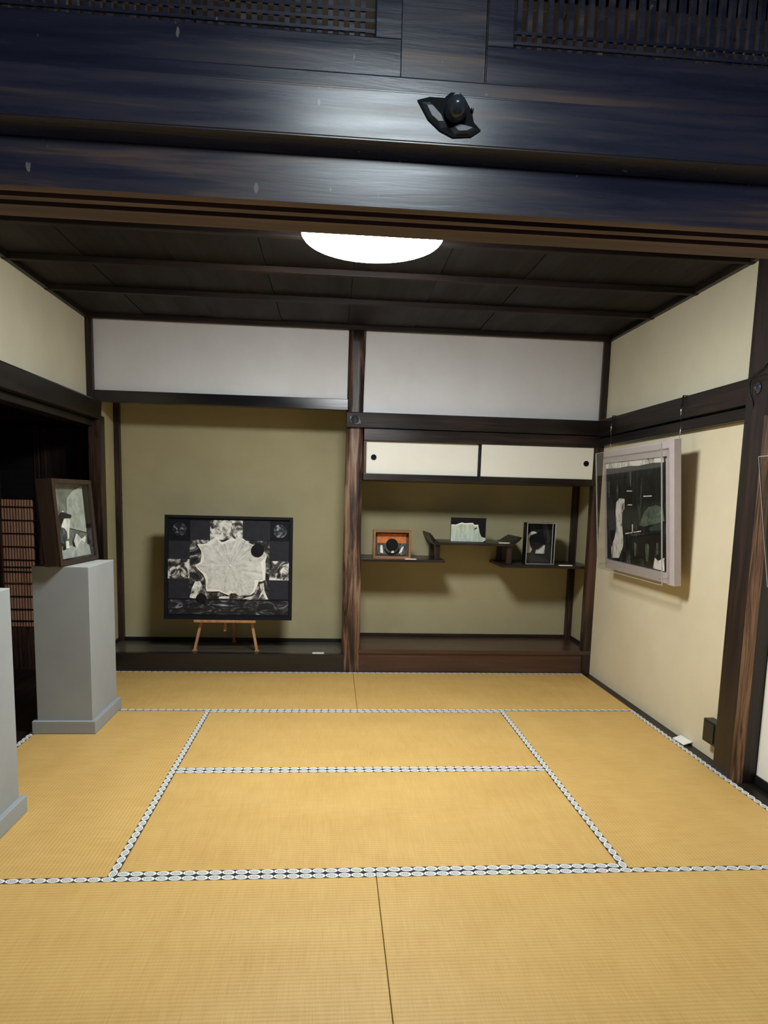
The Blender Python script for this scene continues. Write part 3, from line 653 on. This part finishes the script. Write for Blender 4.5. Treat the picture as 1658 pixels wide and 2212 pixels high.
obj('star_edge', prism(nb(), STAR, 'y', -.0105, .0005), M['cream_edge'], art, label='cream raised rim of the jagged star shape')
inner = []
for i, (x, z) in enumerate(STAR):
    k = .905 + .04*math.sin(i*1.7)
    if 13 <= i <= 20 or 28 <= i <= 31: k = .985
    inner.append((x*k + CX*(1-k) - CX, z*k + CZ*(1-k) - CZ))
o = obj('star_face', prism(nb(), inner, 'y', -.0135, -.0106), M['star'], art, loc=(CX, 0, CZ), label='grey white face with radiating veins')
obj('white_button', lathe(nb(), [(.010, 0), (.008, -.004), (.001, -.006)], (CX, -.0135, CZ), 'y', 14), M['cream_edge'], art, True)
obj('black_disc', lathe(nb(), [(.049, 0), (.047, -.010), (.001, -.012)], (.214, -.0135, .528), 'y', 28), M['black_paint'], art)
obj('black_disc', lathe(nb(), [(.040, 0), (.038, -.008), (.001, -.010)], (-.203, .0008, .158), 'y', 28), M['black_paint'], art)
obj('pale_patch', prism(nb(), [(-.29, .165), (-.262, .158), (-.235, .165), (-.22, .20), (-.20, .26), (-.215, .29), (-.25, .285), (-.272, .24)], 'y', -.0015, .0005), M['print_white'], art)
obj('pale_patch', prism(nb(), [(.10, .158), (.17, .158), (.19, .18), (.15, .175)], 'y', -.0015, .0005), M['print_white'], art)
obj('pale_patch', prism(nb(), [(.225, .160), (.245, .215), (.232, .27), (.262, .285), (.270, .22), (.298, .158), (.28, .158), (.258, .20)], 'y', -.0015, .0005), M['print_white'], art)
obj('pale_patch', prism(nb(), [(-.075, .16), (.0, .16), (.01, .172), (-.03, .178), (-.07, .172)], 'y', -.0015, .0005), M['print_white'], art)

# ================================================================== HANGING PICTURES ON THE RIGHT WALL
def hanging(name, loc, tilt, y0, y1, h, label, barl, barr, cat='picture'):
    p = thing(name, loc, label, cat, 'pictures hung on the right wall', (0, -tilt, 0), local=True)
    obj('frame_bottom', B(nb(), 0, .037, y0, y1, 0, .060, bev=.002), M['frame_white'], p)
    obj('frame_top', B(nb(), 0, .037, y0, y1, h-.085, h, bev=.002), M['frame_white'], p)
    obj('frame_side', B(nb(), -.004, .037, y0-.004, y0+barr, -.004, h+.004, bev=.002), M['frame_white'], p)
    obj('frame_side', B(nb(), 0, .037, y1-barl, y1, .060, h-.085, bev=.002), M['frame_white'], p)
    obj('backing', B(nb(), .020, .034, y0+barr, y1-barl, .060, h-.085), M['frame_white'], p)
    return p
pic = hanging('framed_print', (1.764, 2.76, .885), .0832, -.483, .490, .815, 'dark print in a white frame behind floating acrylic on the right wall', .012, .078)
def pp(name, pts, mt, d=.0125, th=.003, grow=None):
    b = nb(); prism(b, pts, 'x', d, d+th); return obj(name, b, mt, pic)
pp('dark_print', [(.477, .690), (-.345, .705), (-.350, .064), (.477, .066)], M['print_dark'], .012, .008)
pp('torn_strip', [(.476, .726), (.30, .730), (.20, .724), (.10, .735), (-.04, .728), (-.20, .736), (-.345, .730), (-.343, .698), (-.20, .702), (-.02, .692), (.12, .697), (.28, .690), (.476, .694)], M['print_white'], .0100)
pp('pale_patch', [(-.252, .654), (-.301, .653), (-.306, .62), (-.335, .6), (-.335, .577), (-.261, .578)], M['print_white'])
pp('pale_trunk', [(.313, .462), (.26, .49), (.185, .485), (.192, .421), (.224, .398), (.232, .317), (.215, .236), (.217, .17), (.283, .087), (.404, .076), (.402, .156), (.345, .228), (.317, .285), (.327, .396)], M['print_white'], .0105)
pp('green_patch', [(-.093, .406), (-.147, .437), (-.24, .451), (-.329, .44), (-.345, .36), (-.081, .315), (-.025, .323)], M['green_grey'], .0105)
pp('pale_patch', [(-.207, .073), (-.228, .135), (-.268, .119), (-.345, .146), (-.345, .067), (-.207, .068)], M['print_white'], .0105)
for q in ([(.153, .540), (.075, .540), (.075, .533), (.153, .534)], [(-.083, .506), (-.190, .509), (-.190, .502), (-.083, .500)], [(.142, .451), (.077, .452), (.077, .445), (.143, .444)], [(.079, .323), (.065, .324), (.066, .274), (.080, .273)], [(.177, .262), (-.047, .290), (-.047, .283), (.177, .254)]):
    pp('pale_line', q, M['print_white'], .0105)
for q in ([(-.101, .204), (-.125, .214), (-.155, .208), (-.143, .102), (-.111, .104)], [(-.249, .225), (-.269, .227), (-.269, .158), (-.248, .156)], [(.05, .21), (.02, .20), (.03, .12), (.045, .12)], [(.44, .60), (.42, .60), (.425, .50), (.438, .50)], [(.11, .66), (.08, .66), (.09, .56), (.105, .58)]):
    pp('smoky_streak', q, M['green_grey'], .0105)
pp('grey_patch', [(.477, .529), (.377, .528), (.330, .296), (.477, .277)], M['charcoal'], .0112, .002)
def plate(p, y0, y1, z0, z1, d):
    pl = obj('acrylic_plate', B(nb(), d-.003, d+.003, y0, y1, z0, z1), M['acrylic'], p, label='clear floating acrylic sheet')
    e = .0022
    for b in ((d-.0035, d+.0035, y1, y1+e, z0, z1), (d-.0035, d+.0035, y0-e, y0, z0, z1), (d-.0035, d+.0035, y0, y1, z1, z1+e), (d-.0035, d+.0035, y0, y1, z0-e, z0)):
        obj('plate_edge', B(nb(), *b), M['acrylic_edge'], p)
    for y in (y0+.03, y1-.03):
        for z in (z0+.03, z1-.03):
            obj('standoff', lathe(nb(), [(.006, d+.003), (.006, -.0005), (.001, -.0005)] if False else [(.006, d+.0031), (.006, -.0041)], (0, y, z), 'x', 12), M['acrylic'], p, True)
plate(pic, -.445, .487, .002, .800, -.055)
pic2 = hanging('framed_print', (1.735, .972, 1.012), .1715, -.36, .37, .555, 'second hanging picture whose clear sheet edge shows at the right border of the photo', .02, .06)
obj('dark_print', prism(nb(), [(-.30, .062), (.35, .062), (.35, .468), (-.30, .468)], 'x', .012, .0195), M['print_dark'], pic2)
plate(pic2, -.35, .392, .0, .553, -.046)
# wires and hooks of the first picture
hk = []
for y, yb_, lab, xe, ze in ((3.357, 3.24, 'picture hanging wire on the rail nearer the corner', 1.752, 1.690), (2.398, 2.30, 'picture hanging wire on the rail between the corner and the worn post', 1.752, 1.690),
                       (1.28, 1.26, 'picture hanging wire of the second picture just past the worn post', 1.688, 1.545), (.70, .72, 'picture hanging wire of the second picture nearest the camera', 1.688, 1.545)):
    t = thing('hanging_wire', (1.79, y, 1.9), lab, 'hanging wire', 'picture hanging wires')
    obj('hook', prism(nb(), [(1.792, 1.953), (1.835, 1.953), (1.835, 1.956), (1.789, 1.956), (1.786, 1.90), (1.789, 1.90)], 'y', y-.006, y+.006), M['black'], t)
    obj('clasp', tube(nb(), [(1.786, y-.001, 1.900), (1.783, y-.005, 1.872), (1.782, y-.006, 1.846)], [.0035, .006, .003], 8), M['steel'], t, True)
    obj('wire', tube(nb(), [(1.782, y-.006, 1.846), ((1.782+xe)/2+.003, yb_ + (y-yb_)*.6, (1.846+ze)/2+.008), (xe, yb_ + (y-yb_)*.35, ze)], .0013, 6), M['steel'], t, True)
# outlet box on the side of the post, with plug
t = thing('outlet_box', (1.845, 1.90, .10), 'black outlet box on the right wall low beside the worn post', 'outlet box')
obj('housing', box(1.812, XR, 1.835, 1.955, .100, .222, bev=.004), M['black_plastic'], t)
obj('cover', box(1.806, 1.812, 1.85, 1.94, .112, .212, bev=.002), M['black_plastic'], t)
obj('cord_grip', lathe(nb(), [(.007, -.03), (.009, -.012), (.009, 0)], (1.838, 1.868, .100), 'z', 12), M['top_paint'], t, True)
# cable hanging over the rail by the post
tag(centre(obj('power_cable', tube(nb(), [(1.80, 1.60, 2.06), (1.792, 1.700, 1.974), (1.788, 1.752, 1.958), (1.786, 1.776, 1.930), (1.787, 1.778, 1.880), (1.795, 1.756, 1.830), (1.806, 1.760, 1.790), (1.806, 1.778, 1.762), (1.800, 1.800, 1.740), (1.812, 1.824, 1.715), (1.858, 1.826, 1.700)], .0035, 8), M['cable'], None, True)),
    'thin black cable looped over the right rail beside the post', 'cable')

# ================================================================== PEDESTALS AND GLASS CASE
def pedestal(x0, x1, y0, y1, h, label):
    t = thing('pedestal', ((x0+x1)/2, (y0+y1)/2, 0), label, 'pedestal', 'grey display pedestals')
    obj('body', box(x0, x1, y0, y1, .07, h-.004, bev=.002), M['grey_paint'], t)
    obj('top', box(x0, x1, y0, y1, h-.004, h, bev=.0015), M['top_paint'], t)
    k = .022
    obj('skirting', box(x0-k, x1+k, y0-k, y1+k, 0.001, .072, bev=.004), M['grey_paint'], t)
pedestal(-1.776, -1.482, 2.344, 2.762, .925, 'grey box pedestal carrying the dark wooden glass case')
pedestal(-1.776, -1.448, .975, 1.392, .945, 'pale grey pedestal cut off by the left edge of the photo')
t = thing('glass_case', (-1.612, 2.295, .9325), 'dark wooden glass fronted case with grey collage on the pedestal', 'glass case', rot=(0, math.radians(-4.5), math.radians(-5)), local=True)
# local: x towards the room (front at 0), y along the case, z up
CW, CH, CD = .460, .462, .078
obj('side_panel', B(nb(), -CD, 0, 0, .016, 0, CH, bev=.002), M['case_wood'], t)
obj('side_panel', B(nb(), -CD, 0, CW-.016, CW, 0, CH, bev=.002), M['case_wood'], t)
obj('top_panel', B(nb(), -CD, 0, .016, CW-.016, CH-.016, CH, bev=.002), M['case_wood'], t)
obj('bottom_panel', B(nb(), -CD, 0, .016, CW-.016, 0, .016, bev=.002), M['case_wood'], t)
obj('back_panel', B(nb(), -CD, -CD+.008, .016, CW-.016, .016, CH-.016), M['case_olive'], t)
for b in ((0, .010, 0, .030, 0, CH), (0, .010, CW-.030, CW, 0, CH), (0, .010, .030, CW-.030, CH-.024, CH), (0, .010, .030, CW-.030, 0, .024)):
    obj('front_frame', B(nb(), *b, bev=.002), M['case_wood'], t)
obj('glass_pane', B(nb(), .002, .004, .030, CW-.030, .024, CH-.024), M['glass'], t)
def cp(name, pts, d, mt, th=.004): return obj(name, prism(nb(), pts, 'x', d, d+th), mt, t)
cp('grey_sheet', [(.018, .018), (.44, .018), (.44, .44), (.018, .44)], -.044, M['case_grey'])
cp('pale_sheet', [(.20, .20), (.43, .16), (.43, .43), (.31, .40), (.235, .36)], -.038, M['case_pale'])
cp('pale_sheet', [(.03, .03), (.43, .03), (.42, .085), (.33, .12), (.27, .075), (.20, .10), (.12, .075), (.04, .09)], -.026, M['case_pale'])
cp('white_fold', [(.27, .06), (.36, .075), (.41, .145), (.34, .125), (.29, .16), (.25, .12)], -.030, M['print_white'])
cp('white_fold', [(.14, .12), (.20, .14), (.23, .24), (.19, .27), (.13, .22)], -.033, M['print_white'])
cp('white_fold', [(.03, .12), (.055, .13), (.05, .22), (.03, .22)], -.029, M['print_white'])
cp('dark_cloth', [(.06, .20), (.12, .21), (.16, .25), (.24, .25), (.25, .265), (.15, .285), (.09, .262), (.05, .24)], -.029, M['black_paint'])
o = obj('dark_disc', lathe(nb(), [(.045, 0), (.045, .010), (.001, .012)], (-.034, .13, .155), 'x', 24), M['slate'], t)
cp('red_tag', [(.135, .085), (.170, .085), (.168, .125), (.140, .125)], -.021, M['cream_edge'])
cp('brown_strip', [(.028, .24), (.050, .23), (.048, .29), (.030, .29)], -.030, M['box_wood'])
cp('white_cap', [(.145, .268), (.165, .268), (.163, .29), (.148, .288)], -.030, M['cream_edge'])

obj('support_strip', B(nb(), -.012, -.002, .02, CW-.02, -.0065, 0), M['case_wood'], t)
